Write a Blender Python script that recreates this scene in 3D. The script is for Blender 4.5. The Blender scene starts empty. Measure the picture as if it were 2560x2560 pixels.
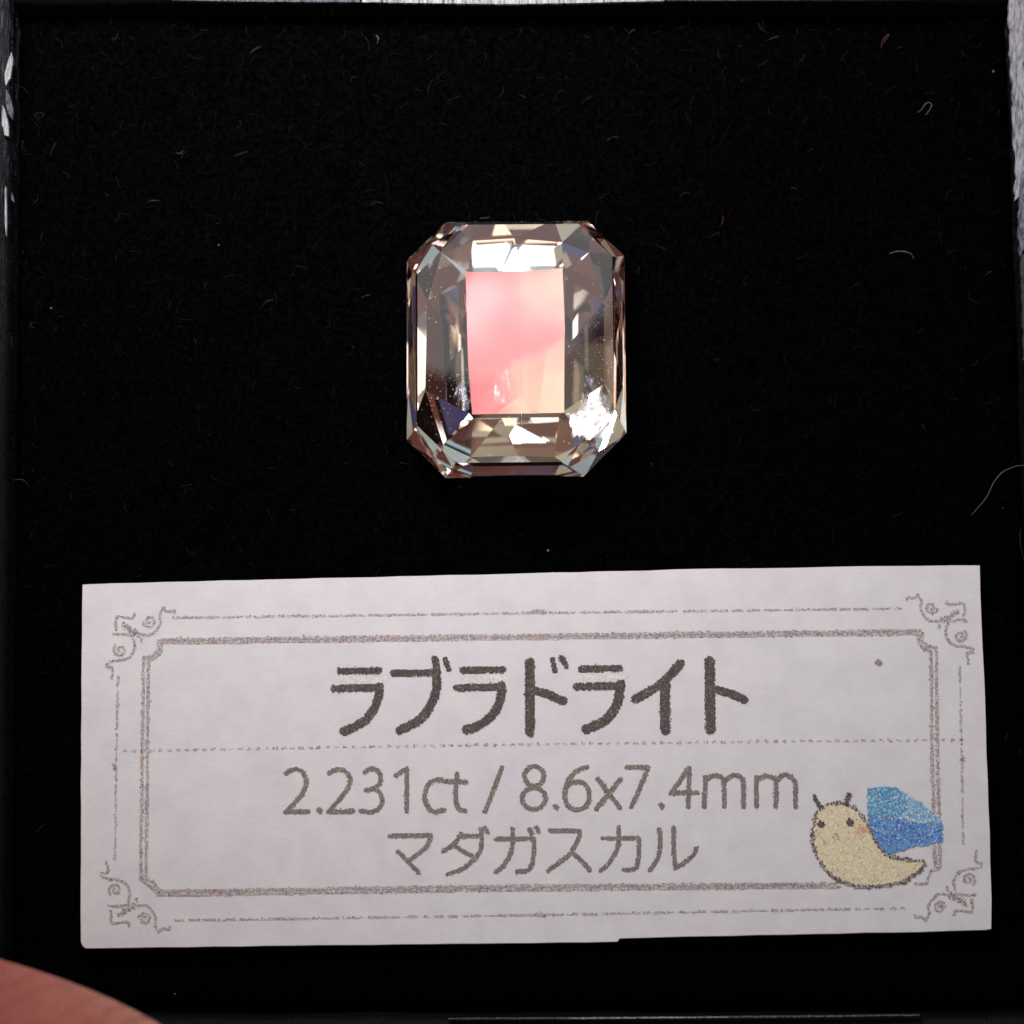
import bpy, bmesh, math, random
import numpy as np
from mathutils import Vector, Matrix
R = math.radians
random.seed(7)
rng = np.random.default_rng(7)
scene = bpy.context.scene

# shape of the cut stone: per facet group depth, inset and sideways shift of the pavilion's middle ring
GP = {"surround": [0.5056, -0.5435, -0.8572], "side": [0.3482, 0.6325, 4.1356], "blue": [6, 5.5334, 5.8943], "ring": [-0.5898, 2.609, 4.2623], "crown": 0.0948, "depth": 0.187, "inn": [0.3956, 0.35, 0.4407, 0.4112, 0.35, 0.35, 0.35, 0.3154, 0.35, 0.3334, 0.35, 0.3, 0.3417, 0.3782, 0.3568, 0.35, 0.337, 0.3028], "dz": [0.005, 0.012, 0.0039, 0.012, 0.0114, 0.0138, 0.0219, 0.0139, 0.012, 0.0171, 0.011, 0.012, 0.012, 0.0095, 0.012, 0.0112, 0.012, 0.0042], "dt": [-0.0564, -0.0596, 0.1229, 0.0, 0.0, 0.0, 0.0, 0.0285, -0.0606, 0.1107, -0.049, -0.0146, 0.0693, 0.0, -0.0845, 0.0, 0.0, -0.0721], "cr": [0.03, 0.0462, 0.0449, 0.0811, 0.0377, 0.0519, 0.0392, 0.0737], "lowt": [-0.2756, 0.1671, 0.2732, -0.0261, 0.0443, 0.0136, 0.0353, 0.0, -0.0748, -0.2935, 0.0, 0.1852, 0.0, -0.0894, 0.0, 0.1317, -0.0733, -0.0119], "white": [-0.1785, 1.9839, 5.3353], "cult": [0.0643, 0.0, -0.2925, 0.0, 0.0, 0.0882, -0.0695, -0.1468, 0.0, 0.0, -0.1978, -0.2347, 0.0521, 0.0, 0.0, -0.0765, -0.1903, 0.0], "rscale": 2.6461, "sub": [3, 1, 2, 1, 3, 1, 2, 1]}
# ------------------------------------------------------------------ camera, world, lamps, exposure
# one unit is one centimetre
scene.unit_settings.system = 'METRIC'
scene.unit_settings.scale_length = 0.01
DIST, TILT = 9.0, R(5.6)
PX = 740.0                       # photograph pixels per unit at the velvet, in the middle of the frame
cam_data = bpy.data.cameras.new("camera")
cam = bpy.data.objects.new("camera", cam_data)
scene.collection.objects.link(cam)
cam.location = (0, -DIST * math.sin(TILT), DIST * math.cos(TILT))
cam.rotation_euler = (TILT, 0, 0)
cam_data.sensor_width = 36.0
cam_data.sensor_height = 36.0
cam_data.lens = 18.0 * DIST / (1280 / PX)
cam_data.clip_start = 0.05
cam_data.clip_end = 200.0
scene.camera = cam
cam_data.dof.use_dof = True
cam_data.dof.focus_distance = DIST - 0.12
cam_data.dof.aperture_fstop = 0.55
scene.render.resolution_x = scene.render.resolution_y = 1024

world = bpy.data.worlds.new("World")
scene.world = world
world.use_nodes = True
wn, wl = world.node_tree.nodes, world.node_tree.links
wn.clear()
wo = wn.new("ShaderNodeOutputWorld")
wb = wn.new("ShaderNodeBackground")
wl.new(wb.outputs[0], wo.inputs[0])
# a dim room of made-up colour patches, set to tint the stone's facets
tc = wn.new("ShaderNodeTexCoord")
nz = wn.new("ShaderNodeTexNoise"); nz.name = "surround_noise"; nz.inputs["Scale"].default_value = GP["rscale"]; nz.inputs["Detail"].default_value = 0.5
rp = wn.new("ShaderNodeValToRGB")
for i_, (p_, c_) in enumerate(((0.35, (0.16, 0.20, 0.55)), (0.41, (0.30, 0.125, 0.095)), (0.54, (0.44, 0.18, 0.135)), (0.57, (1.15, 1.15, 0.88)), (0.64, (1.25, 1.28, 1.05)), (0.68, (1.2, 1.8, 2.0)))):
    if i_ > 1: rp.color_ramp.elements.new(0.9)
    rp.color_ramp.elements[i_].position = p_; rp.color_ramp.elements[i_].color = (*c_, 1)
wm = wn.new("ShaderNodeMapping"); wm.name = "surround_mapping"; wm.inputs["Location"].default_value = GP["surround"]
wl.new(tc.outputs["Generated"], wm.inputs[0]); wl.new(wm.outputs[0], nz.inputs["Vector"])
wl.new(nz.outputs["Fac"], rp.inputs[0])
# straight overhead a warm brown patch, added for the stone's reflections, covers the room
sz = wn.new("ShaderNodeSeparateXYZ"); wl.new(tc.outputs["Generated"], sz.inputs[0])
mz = wn.new("ShaderNodeMapRange"); mz.inputs["From Min"].default_value = 0.955; mz.inputs["From Max"].default_value = 0.975
wl.new(sz.outputs[2], mz.inputs[0])
mxw = wn.new("ShaderNodeMix"); mxw.data_type = 'RGBA'
mxw.inputs[7].default_value = (0.26, 0.10, 0.08, 1)
wl.new(mz.outputs[0], mxw.inputs[0]); wl.new(rp.outputs[0], mxw.inputs[6]); wl.new(mxw.outputs[2], wb.inputs["Color"])
wb.inputs["Strength"].default_value = 0.31

def lamp(name, loc, target, size, energy, color, shape='DISK'):
    d = bpy.data.lights.new(name, 'AREA')
    d.shape = shape; d.size = size; d.energy = energy; d.color = color
    o = bpy.data.objects.new(name, d)
    o.location = loc
    o.rotation_euler = (Vector(target) - Vector(loc)).to_track_quat('-Z', 'Y').to_euler()
    scene.collection.objects.link(o)
    return o
lamp("key_lamp", (-1.3, 3.2, 3.3), (-0.2, 1.5, 0), 1.7, 116, (1.0, 0.965, 0.975)).data.spread = R(110)
lamp("cool_blaze_lamp", GP["ring"], (0, 0, 0), 1.0, 9, (0.82, 0.90, 1.0))  # unseen lamp, added for cool blazes in the facets
lamp("white_lamp", GP["white"], (0, 0.3, 0), 1.6, 13, (0.95, 0.98, 1.0))  # added out of view to turn some facets white
lamp("side_lamp", GP["side"], (0, 0.3, 0), 1.1, 5, (1.0, 0.82, 0.60))  # unseen warm lamp, added to colour the facets
lamp("blue_lamp", GP["blue"], (0, 0.3, 0), 1.5, 8, (0.35, 0.70, 1.0))  # added lamp, its blue stands in for the stone's fire
lamp("top_blaze_lamp", (0, -2.0, 6.87), (0, 0.5, 0), 1.45, 17, (0.88, 0.97, 1.0))  # unseen lamp, added for the white blaze at the stone's top
lamp("far_lamp", (0, 4.0, 6.4), (0, 0.5, 0), 1.3, 13, (0.96, 0.98, 1.0))  # added for the blaze at the stone's lower right
lamp("warm_lamp", (2.4, 1.6, 6.8), (0, 0.5, 0), 1.0, 5, (1.0, 0.86, 0.70))  # added for the bright bar at the stone's right edge
lamp("pale_lamp", (1.2, 1.6, 7.0), (0, 0.5, 0), 0.9, 3.0, (1.0, 1.0, 0.84))  # added for pale shards in the stone's lower left
scene.view_settings.view_transform = 'Standard'
scene.view_settings.look = 'None'
scene.view_settings.exposure = 0.0
scene.view_settings.gamma = 1.0
scene.cycles.max_bounces = 24
scene.cycles.transmission_bounces = 22
scene.cycles.glossy_bounces = 12
scene.cycles.diffuse_bounces = 3
scene.cycles.transparent_max_bounces = 16
scene.cycles.caustics_refractive = True
scene.cycles.caustics_reflective = True
scene.cycles.blur_glossy = 0.3
scene.cycles.sample_clamp_indirect = 0.0

# ------------------------------------------------------------------ helpers
CT, ST = math.cos(TILT), math.sin(TILT)
EYE = Vector((0, -DIST * ST, DIST * CT))         # where the photograph was taken from
def P(px, py, z=0.0):
    """the point of the place at height z that the photograph shows at (px, py) of 2560 x 2560"""
    u = (px - 1280) / PX / DIST
    v = (1280 - py) / PX / DIST
    dx, dy, dz = u, v * CT + ST, v * ST - CT
    t = (z - EYE.z) / dz
    return Vector((dx * t, EYE.y + dy * t, z))
def PN(px, py, z):
    u = (px - 1280) / PX / DIST
    v = (1280 - py) / PX / DIST
    dy, dz = v * CT + ST, v * ST - CT
    t = (z - EYE.z) / dz
    return np.stack([u * t, EYE.y + dy * t, z + 0 * px], -1)

def link(o, parent=None):
    scene.collection.objects.link(o)
    if parent: o.parent = parent
    return o
def mesh_obj(name, verts, faces, mat, parent=None, smooth=False):
    me = bpy.data.meshes.new(name)
    me.from_pydata([tuple(v) for v in verts], [], faces)
    me.update()
    if mat: me.materials.append(mat)
    if smooth:
        me.polygons.foreach_set("use_smooth", [True] * len(me.polygons))
    return link(bpy.data.objects.new(name, me), parent)
def bm_obj(name, bm, mat, parent=None, smooth=False):
    me = bpy.data.meshes.new(name)
    bm.to_mesh(me); bm.free()
    if mat: me.materials.append(mat)
    if smooth:
        me.polygons.foreach_set("use_smooth", [True] * len(me.polygons))
    return link(bpy.data.objects.new(name, me), parent)
def tag(o, label=None, cat=None, group=None, kind=None):
    if label: o["label"] = label
    if cat: o["category"] = cat
    if group: o["group"] = group
    if kind: o["kind"] = kind
    return o
def empty(name, loc):
    o = bpy.data.objects.new(name, None)
    o.location = loc
    o.empty_display_size = 0.1
    return link(o)

def material(name):
    m = bpy.data.materials.new(name)
    m.use_nodes = True
    nt = m.node_tree
    nt.nodes.clear()
    out = nt.nodes.new("ShaderNodeOutputMaterial")
    return m, nt, nt.nodes, nt.links, out
def principled(name, color=(0.5, 0.5, 0.5), rough=0.5, **kw):
    m, nt, n, l, out = material(name)
    b = n.new("ShaderNodeBsdfPrincipled")
    b.inputs["Base Color"].default_value = (*color, 1)
    b.inputs["Roughness"].default_value = rough
    for k, v in kw.items():
        b.inputs[k.replace("_", " ")].default_value = v
    l.new(b.outputs[0], out.inputs[0])
    return m, nt, n, l, b
def noise(n, l, vec, scale, detail=3.0, rough=0.55):
    t = n.new("ShaderNodeTexNoise")
    t.inputs["Scale"].default_value = scale
    t.inputs["Detail"].default_value = detail
    t.inputs["Roughness"].default_value = rough
    if vec is not None: l.new(vec, t.inputs["Vector"])
    return t
def ramp(n, l, fac, stops):
    r = n.new("ShaderNodeValToRGB")
    e = r.color_ramp.elements
    while len(e) < len(stops): e.new(0.5)
    for i, (p, c) in enumerate(stops):
        e[i].position = p
        e[i].color = (*c, 1) if len(c) == 3 else c
    l.new(fac, r.inputs[0])
    return r
def bump(n, l, h, bsdf, strength, dist):
    b = n.new("ShaderNodeBump")
    b.inputs["Strength"].default_value = strength
    b.inputs["Distance"].default_value = dist
    l.new(h, b.inputs["Height"])
    l.new(b.outputs[0], bsdf.inputs["Normal"])

# ------------------------------------------------------------------ materials
# velvet
m_velvet, nt, n, l, b = principled("velvet", (0.0009, 0.0009, 0.0013), 1.0)
b.inputs["Specular IOR Level"].default_value = 0.0
co = n.new("ShaderNodeTexCoord")
t = noise(n, l, co.outputs["Object"], 60, 4)
r_ = ramp(n, l, t.outputs["Fac"], [(0.35, (0.0004, 0.0004, 0.0006)), (0.75, (0.0022, 0.0021, 0.0027))])
l.new(r_.outputs[0], b.inputs["Base Color"])
# velvet fibres, coloured one by one
m_fibre, nt, n, l, b = principled("velvet_fibre", (0.01, 0.01, 0.01), 0.6)
b.inputs["Specular IOR Level"].default_value = 0.0
a = n.new("ShaderNodeAttribute"); a.attribute_name = "tint"
l.new(a.outputs["Color"], b.inputs["Base Color"])
# pale lint
m_lint, *_ = principled("pale_lint", (0.12, 0.115, 0.09), 0.7)
m_lint_dim, *_ = principled("dim_lint", (0.03, 0.03, 0.03), 0.7)
m_lint_red, *_ = principled("reddish_lint", (0.07, 0.02, 0.012), 0.7)
# glossy black plastic of the box
def plastic(name, streak_hi, thr, spec=0.35):  # pale streaks stand in for lamp reflections on the walls
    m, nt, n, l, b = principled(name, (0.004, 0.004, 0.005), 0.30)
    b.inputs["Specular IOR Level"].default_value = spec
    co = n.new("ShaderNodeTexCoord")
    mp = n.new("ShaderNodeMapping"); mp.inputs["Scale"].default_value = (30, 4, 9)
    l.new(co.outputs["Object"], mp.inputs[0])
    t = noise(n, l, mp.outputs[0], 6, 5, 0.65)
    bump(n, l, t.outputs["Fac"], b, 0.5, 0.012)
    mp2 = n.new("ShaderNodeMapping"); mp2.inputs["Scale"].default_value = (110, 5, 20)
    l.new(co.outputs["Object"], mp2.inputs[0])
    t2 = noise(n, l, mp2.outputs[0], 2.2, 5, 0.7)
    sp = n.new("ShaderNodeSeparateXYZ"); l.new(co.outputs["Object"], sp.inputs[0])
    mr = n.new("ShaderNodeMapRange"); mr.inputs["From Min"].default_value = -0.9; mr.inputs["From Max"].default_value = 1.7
    mr.inputs["To Min"].default_value = -0.16; mr.inputs["To Max"].default_value = 0.03      # painted reflections fade towards the near side
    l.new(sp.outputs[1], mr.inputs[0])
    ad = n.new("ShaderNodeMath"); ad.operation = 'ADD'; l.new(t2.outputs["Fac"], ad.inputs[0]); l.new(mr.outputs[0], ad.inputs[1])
    r_ = ramp(n, l, ad.outputs[0], [(thr, (0.004, 0.004, 0.005)), (min(thr + 0.2, 1), streak_hi)])
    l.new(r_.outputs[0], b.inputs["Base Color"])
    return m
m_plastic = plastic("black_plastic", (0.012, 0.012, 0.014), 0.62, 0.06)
m_reflect_streaked = plastic("reflection_streaked_plastic", (0.08, 0.08, 0.11), 0.55, 0.08)
# scraped plastic: lamp reflection painted in as pale streaks, with dark scratches
def glinting(name, hi, mid, lo, sc):
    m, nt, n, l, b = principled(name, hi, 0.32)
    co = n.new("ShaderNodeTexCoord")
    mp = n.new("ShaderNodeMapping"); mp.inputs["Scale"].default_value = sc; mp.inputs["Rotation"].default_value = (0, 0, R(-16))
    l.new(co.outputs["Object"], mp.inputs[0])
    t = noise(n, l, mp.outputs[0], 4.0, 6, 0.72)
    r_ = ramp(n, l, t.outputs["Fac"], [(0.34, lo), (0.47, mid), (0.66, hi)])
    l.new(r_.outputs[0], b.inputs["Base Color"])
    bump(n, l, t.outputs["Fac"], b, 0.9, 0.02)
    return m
m_glint = glinting("glint_plastic", (0.62, 0.60, 0.66), (0.34, 0.33, 0.38), (0.05, 0.05, 0.06), (26, 5, 8))  # glow of the right rim, put into the colour
m_chip_glint = glinting("chip_glint_plastic", (0.62, 0.66, 0.80), (0.40, 0.38, 0.36), (0.03, 0.03, 0.04), (26, 3, 8))  # chips and rim glints, their brightness put into the colour
m_glint_dim = glinting("dim_glint_plastic", (0.34, 0.34, 0.40), (0.12, 0.12, 0.15), (0.02, 0.02, 0.025), (26, 7, 8))  # dimmer copy for where the painted reflection fades
m_glint_dark = glinting("dark_glint_plastic", (0.08, 0.08, 0.09), (0.04, 0.04, 0.045), (0.01, 0.01, 0.012), (26, 7, 8))  # darkest copy, end of the painted fade
m_chip_glint_dim = glinting("dim_chip_glint_plastic", (0.22, 0.23, 0.30), (0.10, 0.10, 0.12), (0.01, 0.01, 0.015), (26, 9, 8))  # dimmer copy for the weaker painted glints
m_dark = principled("dark_tabletop", (0.01, 0.01, 0.011), 0.5)[0]
# paper
m_paper, nt, n, l, b = principled("paper", (0.8, 0.78, 0.8), 0.9)
b.inputs["Specular IOR Level"].default_value = 0.2
co = n.new("ShaderNodeTexCoord")
t = noise(n, l, co.outputs["Object"], 9, 6, 0.7)
r_ = ramp(n, l, t.outputs["Fac"], [(0.30, (0.645, 0.610, 0.645)), (0.52, (0.70, 0.660, 0.682)), (0.72, (0.735, 0.700, 0.705))])
l.new(r_.outputs[0], b.inputs["Base Color"])
mp = n.new("ShaderNodeMapping"); mp.inputs["Scale"].default_value = (1, 1.7, 1); mp.inputs["Rotation"].default_value = (0, 0, R(20))
l.new(co.outputs["Object"], mp.inputs[0])
t2 = noise(n, l, mp.outputs[0], 34, 6, 0.7)
bump(n, l, t2.outputs["Fac"], b, 0.22, 0.005)
m_edge_fringe = principled("cream_edge_fringe", (0.85, 0.72, 0.50), 0.9)[0]  # cream stands in for the lens's colour fringe
# printing ink, one colour per printed dot
m_ink, nt, n, l, b = principled("ink", (0.1, 0.1, 0.1), 0.8)
b.inputs["Specular IOR Level"].default_value = 0.2
a = n.new("ShaderNodeAttribute"); a.attribute_name = "tint"
l.new(a.outputs["Color"], b.inputs["Base Color"])
# skin
m_skin, nt, n, l, b = principled("skin", (0.47, 0.16, 0.12), 0.55)
co = n.new("ShaderNodeTexCoord")
t = noise(n, l, co.outputs["Object"], 2.2, 5, 0.6)
r_ = ramp(n, l, t.outputs["Fac"], [(0.32, (0.34, 0.085, 0.078)), (0.5, (0.42, 0.120, 0.088)), (0.68, (0.46, 0.165, 0.105))])
l.new(r_.outputs[0], b.inputs["Base Color"])
b.inputs["Subsurface Weight"].default_value = 0.15
b.inputs["Subsurface Radius"].default_value = (0.12, 0.04, 0.02)
b.inputs["Specular IOR Level"].default_value = 0.25
wv = n.new("ShaderNodeTexWave"); wv.inputs["Scale"].default_value = 5.5; wv.inputs["Distortion"].default_value = 3.5; wv.inputs["Detail"].default_value = 2
mp = n.new("ShaderNodeMapping"); mp.inputs["Rotation"].default_value = (0, 0, R(64))
l.new(co.outputs["Object"], mp.inputs[0]); l.new(mp.outputs[0], wv.inputs["Vector"])
t2 = noise(n, l, co.outputs["Object"], 14, 5, 0.65)
mx = n.new("ShaderNodeMath"); mx.operation = 'ADD'
l.new(wv.outputs["Fac"], mx.inputs[0]); l.new(t2.outputs["Fac"], mx.inputs[1])
bump(n, l, mx.outputs[0], b, 0.6, 0.022)
m_nail = principled("nail", (0.60, 0.30, 0.27), 0.3)[0]

# gem glass
m_gem, nt, n, l, out = material("feldspar_crystal")
g = n.new("ShaderNodeBsdfGlass")
g.inputs["Color"].default_value = (0.992, 0.958, 0.940, 1); g.inputs["IOR"].default_value = 1.565; g.inputs["Roughness"].default_value = 0.0
l.new(g.outputs[0], out.inputs[0])
# the layer that gives the stone its pink sheen
m_sheen, nt, n, l, out = material("pink_sheen")
co = n.new("ShaderNodeTexCoord")
t = noise(n, l, co.outputs["Object"], 3.4, 2, 0.45)
sx = n.new("ShaderNodeSeparateXYZ"); l.new(co.outputs["Object"], sx.inputs[0])
ma = n.new("ShaderNodeMath"); ma.operation = 'MULTIPLY_ADD'; ma.inputs[1].default_value = 0.62
l.new(sx.outputs[0], ma.inputs[0]); l.new(t.outputs["Fac"], ma.inputs[2])
r_ = ramp(n, l, ma.outputs[0], [(0.26, (0.62, 0.19, 0.205)), (0.50, (0.68, 0.25, 0.265)), (0.66, (0.72, 0.36, 0.32)), (0.80, (0.74, 0.52, 0.42))])
gl = n.new("ShaderNodeBsdfGlossy"); gl.inputs["Roughness"].default_value = 0.52
l.new(r_.outputs[0], gl.inputs["Color"])
at_ = n.new("ShaderNodeAttribute"); at_.attribute_name = "tilt"        # the lamellae lie a few degrees off the table, a little differently in each piece
vn = n.new("ShaderNodeVectorMath"); vn.operation = 'NORMALIZE'
l.new(at_.outputs["Vector"], vn.inputs[0]); l.new(vn.outputs[0], gl.inputs["Normal"])
tn_ = n.new("ShaderNodeAttribute"); tn_.attribute_name = "tone"
ma2 = n.new("ShaderNodeMath"); ma2.operation = 'ADD'
l.new(ma.outputs[0], ma2.inputs[0]); l.new(tn_.outputs["Fac"], ma2.inputs[1]); l.new(ma2.outputs[0], r_.inputs[0])
df = n.new("ShaderNodeBsdfDiffuse"); l.new(r_.outputs[0], df.inputs["Color"])
mixs = n.new("ShaderNodeMixShader"); mixs.inputs[0].default_value = 0.88
l.new(df.outputs[0], mixs.inputs[1]); l.new(gl.outputs[0], mixs.inputs[2])
# seen only when looked at nearly square on, as such a sheen is
lw = n.new("ShaderNodeLayerWeight"); lw.inputs["Blend"].default_value = 0.5
fr = ramp(n, l, lw.outputs["Facing"], [(0.02, (1, 1, 1)), (0.10, (0.03, 0.03, 0.03))])
trn = n.new("ShaderNodeBsdfTransparent")
mo = n.new("ShaderNodeMixShader")
l.new(fr.outputs[0], mo.inputs[0]); l.new(trn.outputs[0], mo.inputs[1]); l.new(mixs.outputs[0], mo.inputs[2])
l.new(mo.outputs[0], out.inputs[0])
def feather(name, lo, hi, opac, color, rough=0.42):
    """a healed crack: bright, crumbly, broken by clear gaps"""
    m, nt, n, l, out = material(name)
    co = n.new("ShaderNodeTexCoord")
    mp = n.new("ShaderNodeMapping"); mp.inputs["Scale"].default_value = (2.2, 0.7, 1); mp.inputs["Rotation"].default_value = (0, 0, R(-16))
    l.new(co.outputs["Object"], mp.inputs[0])
    t = noise(n, l, mp.outputs[0], 24, 6, 0.72)
    fa = n.new("ShaderNodeAttribute"); fa.attribute_name = "fade"
    fm = n.new("ShaderNodeMath"); fm.operation = 'MULTIPLY_ADD'; fm.inputs[1].default_value = 0.42; fm.inputs[2].default_value = -0.36
    l.new(fa.outputs["Fac"], fm.inputs[0])
    fs_ = n.new("ShaderNodeMath"); fs_.operation = 'ADD'; l.new(fm.outputs[0], fs_.inputs[0]); l.new(t.outputs["Fac"], fs_.inputs[1])
    r_ = ramp(n, l, fs_.outputs[0], [(lo, (0, 0, 0)), (hi, (opac, opac, opac))])
    t2 = n.new("ShaderNodeTexNoise"); t2.inputs["Scale"].default_value = 45; t2.inputs["Detail"].default_value = 3
    l.new(co.outputs["Object"], t2.inputs["Vector"])
    vm = n.new("ShaderNodeVectorMath"); vm.operation = 'MULTIPLY_ADD'
    vm.inputs[1].default_value = (1.1, 1.1, 0.0); vm.inputs[2].default_value = (-0.60, -0.47, 0.99)
    l.new(t2.outputs["Color"], vm.inputs[0])
    nrm = n.new("ShaderNodeVectorMath"); nrm.operation = 'NORMALIZE'; l.new(vm.outputs[0], nrm.inputs[0])
    gl = n.new("ShaderNodeBsdfGlossy"); gl.inputs["Color"].default_value = (*color, 1); gl.inputs["Roughness"].default_value = rough
    l.new(nrm.outputs[0], gl.inputs["Normal"])
    df = n.new("ShaderNodeBsdfDiffuse"); df.inputs["Color"].default_value = (*color, 1)
    m1 = n.new("ShaderNodeMixShader"); m1.inputs[0].default_value = 0.7
    l.new(df.outputs[0], m1.inputs[1]); l.new(gl.outputs[0], m1.inputs[2])
    tr = n.new("ShaderNodeBsdfTransparent")
    mix = n.new("ShaderNodeMixShader")
    l.new(r_.outputs[0], mix.inputs[0]); l.new(tr.outputs[0], mix.inputs[1]); l.new(m1.outputs[0], mix.inputs[2]); l.new(mix.outputs[0], out.inputs[0])
    return m
m_feather = feather("feather_inclusion", 0.46, 0.66, 0.75, (0.42, 0.45, 0.56))
m_feather_dense = feather("dense_feather_inclusion", 0.30, 0.48, 0.97, (0.97, 0.98, 1.0))
m_veil = feather("veil_inclusion", 0.48, 0.70, 0.5, (1.0, 0.86, 0.90))
m_speck = principled("pale_speck", (0.8, 0.78, 0.72), 0.5)[0]

# ------------------------------------------------------------------ the setting
mesh_obj("table", [(-60, -60, -14), (60, -60, -14), (60, 60, -14), (-60, 60, -14)], [(0, 1, 2, 3)], m_dark)
bpy.data.objects["table"]["kind"] = "structure"

# ------------------------------------------------------------------ box with its velvet pad
GC = P(1290, 873, 0.12)             # middle of the stone at its girdle
RIM = 0.10
# inner corners of the box, a little out of square: bottom left, bottom right, top right, top left
CB = [(-1.668, -1.674), (1.762, -1.668), (1.706, 1.730), (-1.700, 1.728)]
def XL(y): return CB[0][0] + (CB[3][0] - CB[0][0]) * (y - CB[0][1]) / (CB[3][1] - CB[0][1])
def XR(y): return CB[1][0] + (CB[2][0] - CB[1][0]) * (y - CB[1][1]) / (CB[2][1] - CB[1][1])
def YT(x): return CB[3][1] + (CB[2][1] - CB[3][1]) * (x - CB[3][0]) / (CB[2][0] - CB[3][0])
def YB(x): return CB[0][1] + (CB[1][1] - CB[0][1]) * (x - CB[0][0]) / (CB[1][0] - CB[0][0])
L_IN, R_IN, T_IN, B_IN = -1.70, 1.76, 1.729, -1.674
box = empty("display_box", (0, 0, -1.5))
tag(box, "shallow square black plastic display box with chipped rims and painted reflections, lined with black velvet", "box")
box_off = Vector((0, 0, 1.5))
TH = 0.13
def wall(p, q, mat, ext):
    """a box wall from p to q (inner edge) with a rounded, slightly wavy rim; outside lies to the right of p -> q"""
    p, q = Vector((*p, 0)), Vector((*q, 0))
    d = (q - p).normalized(); nrm = Vector((d.y, -d.x, 0))
    p, q = p - d * ext, q + d * ext
    n_ = 120
    prof = [(0, -1.5), (0, RIM - 0.035), (0.12, RIM - 0.012), (0.35, RIM), (0.65, RIM), (0.88, RIM - 0.012), (1, RIM - 0.035), (1, -1.5)]
    vs, fs = [], []
    for i in range(n_ + 1):
        f = i / n_
        for u, z in prof:
            w = (0.0022 * math.sin(f * 31 + u * 3) + 0.0012 * math.sin(f * 83)) * (z > 0)
            c = p.lerp(q, f) + nrm * (u * TH + w)
            vs.append((c.x, c.y, z + box_off.z + w * .6))
    k = len(prof)
    for i in range(n_):
        for j in range(k):
            a_, b_ = i * k + j, i * k + (j + 1) % k
            fs.append((a_, b_, b_ + k, a_ + k))
    fs.append(tuple(range(k))); fs.append(tuple(n_ * k + j for j in reversed(range(k))))
    o = mesh_obj("wall", vs, fs, mat, box, True)
    bmm = bmesh.new(); bmm.from_mesh(o.data); bmesh.ops.recalc_face_normals(bmm, faces=bmm.faces); bmm.to_mesh(o.data); bmm.free()
    return o
wall(CB[3], CB[0], m_reflect_streaked, TH)["label"] = "chipped wall rim with painted reflection streaks"
wall(CB[1], CB[2], m_reflect_streaked, TH)["label"] = "pale scraped wall rim with painted reflection"
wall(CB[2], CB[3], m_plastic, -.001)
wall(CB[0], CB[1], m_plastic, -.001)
mesh_obj("floor_panel", [(x, y, z) for z in (0.0, 0.06) for x, y in CB],
         [(3, 2, 1, 0), (4, 5, 6, 7), (0, 1, 5, 4), (1, 2, 6, 5), (2, 3, 7, 6), (3, 0, 4, 7)], m_plastic, box)

# raised slivers painted as rim reflections, with real chips on the left
def ragged_patch(name, outline, z, mat, parent, off, rag=0.012, label=None):
    """a thin raised sliver of scraped plastic with a ragged outline, standing in for a rim reflection (photograph pixels)"""
    pts = []
    k = len(outline)
    for i in range(k):
        a_, b_ = outline[i], outline[(i + 1) % k]
        d = math.dist(a_, b_)
        m_ = max(2, int(d / 14))
        for j in range(m_):
            f = j / m_
            p = P(a_[0] + (b_[0] - a_[0]) * f, a_[1] + (b_[1] - a_[1]) * f, z)
            pts.append(Vector((p.x + random.uniform(-rag, rag), p.y + random.uniform(-rag, rag) * .6, p.z)))
    bm = bmesh.new()
    vs = [bm.verts.new(p + off) for p in pts]
    bm.faces.new(vs)
    ret = bmesh.ops.extrude_face_region(bm, geom=bm.faces[:])
    for v in ret["geom"]:
        if isinstance(v, bmesh.types.BMVert): v.co.z -= 0.02
    bmesh.ops.recalc_face_normals(bm, faces=bm.faces)
    bmesh.ops.triangulate(bm, faces=bm.faces)
    o = bm_obj(name, bm, mat, parent)
    if label: o["label"] = label
    return o
zr = RIM + 0.012
ragged_patch("rim_glint", [(2520, -60), (2640, -60), (2640, 420), (2572, 470), (2540, 500), (2536, 300), (2526, 120)], zr, m_glint, box, box_off, 0.005)  # painted lamp glow along the right rim
ragged_patch("rim_glint", [(2553, 430), (2600, 400), (2600, 560), (2550, 640), (2546, 560)], zr + 0.004, m_glint_dim, box, box_off, 0.004)
ragged_patch("rim_glint", [(2553, 640), (2600, 600), (2600, 900), (2560, 900)], zr + 0.004, m_glint_dark, box, box_off, 0.003)
ragged_patch("chip_glint", [(28, 130), (33, 150), (25, 195), (14, 215), (12, 185), (18, 160)], zr, m_chip_glint, box, box_off, 0.0012)  # left rim chips, with highlights painted in
ragged_patch("chip_glint", [(15, 222), (25, 238), (32, 272), (31, 298), (20, 282), (13, 250)], zr, m_chip_glint_dim, box, box_off, 0.0012)
ragged_patch("chip_glint", [(6, 262), (12, 275), (22, 320), (22, 340), (12, 338), (4, 305)], zr, m_chip_glint, box, box_off, 0.0012)
ragged_patch("chip_glint", [(12, 470), (15, 465), (17, 560), (15, 590), (12, 560)], zr, m_chip_glint, box, box_off, 0.0006)
ragged_patch("chip_glint", [(28, 480), (32, 486), (34, 505), (29, 500)], zr, m_chip_glint_dim, box, box_off, 0.0006)
ragged_patch("chip_glint", [(420, -8), (900, -8), (900, 5), (640, 4), (430, 0)], zr, m_chip_glint_dim, box, box_off, 0.001)  # painted glint along the top rim
ragged_patch("chip_glint", [(905, -8), (1660, -8), (1660, 2), (1400, 8), (1250, 10), (1100, 8), (905, 5)], zr, m_chip_glint, box, box_off, 0.0010)
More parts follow.
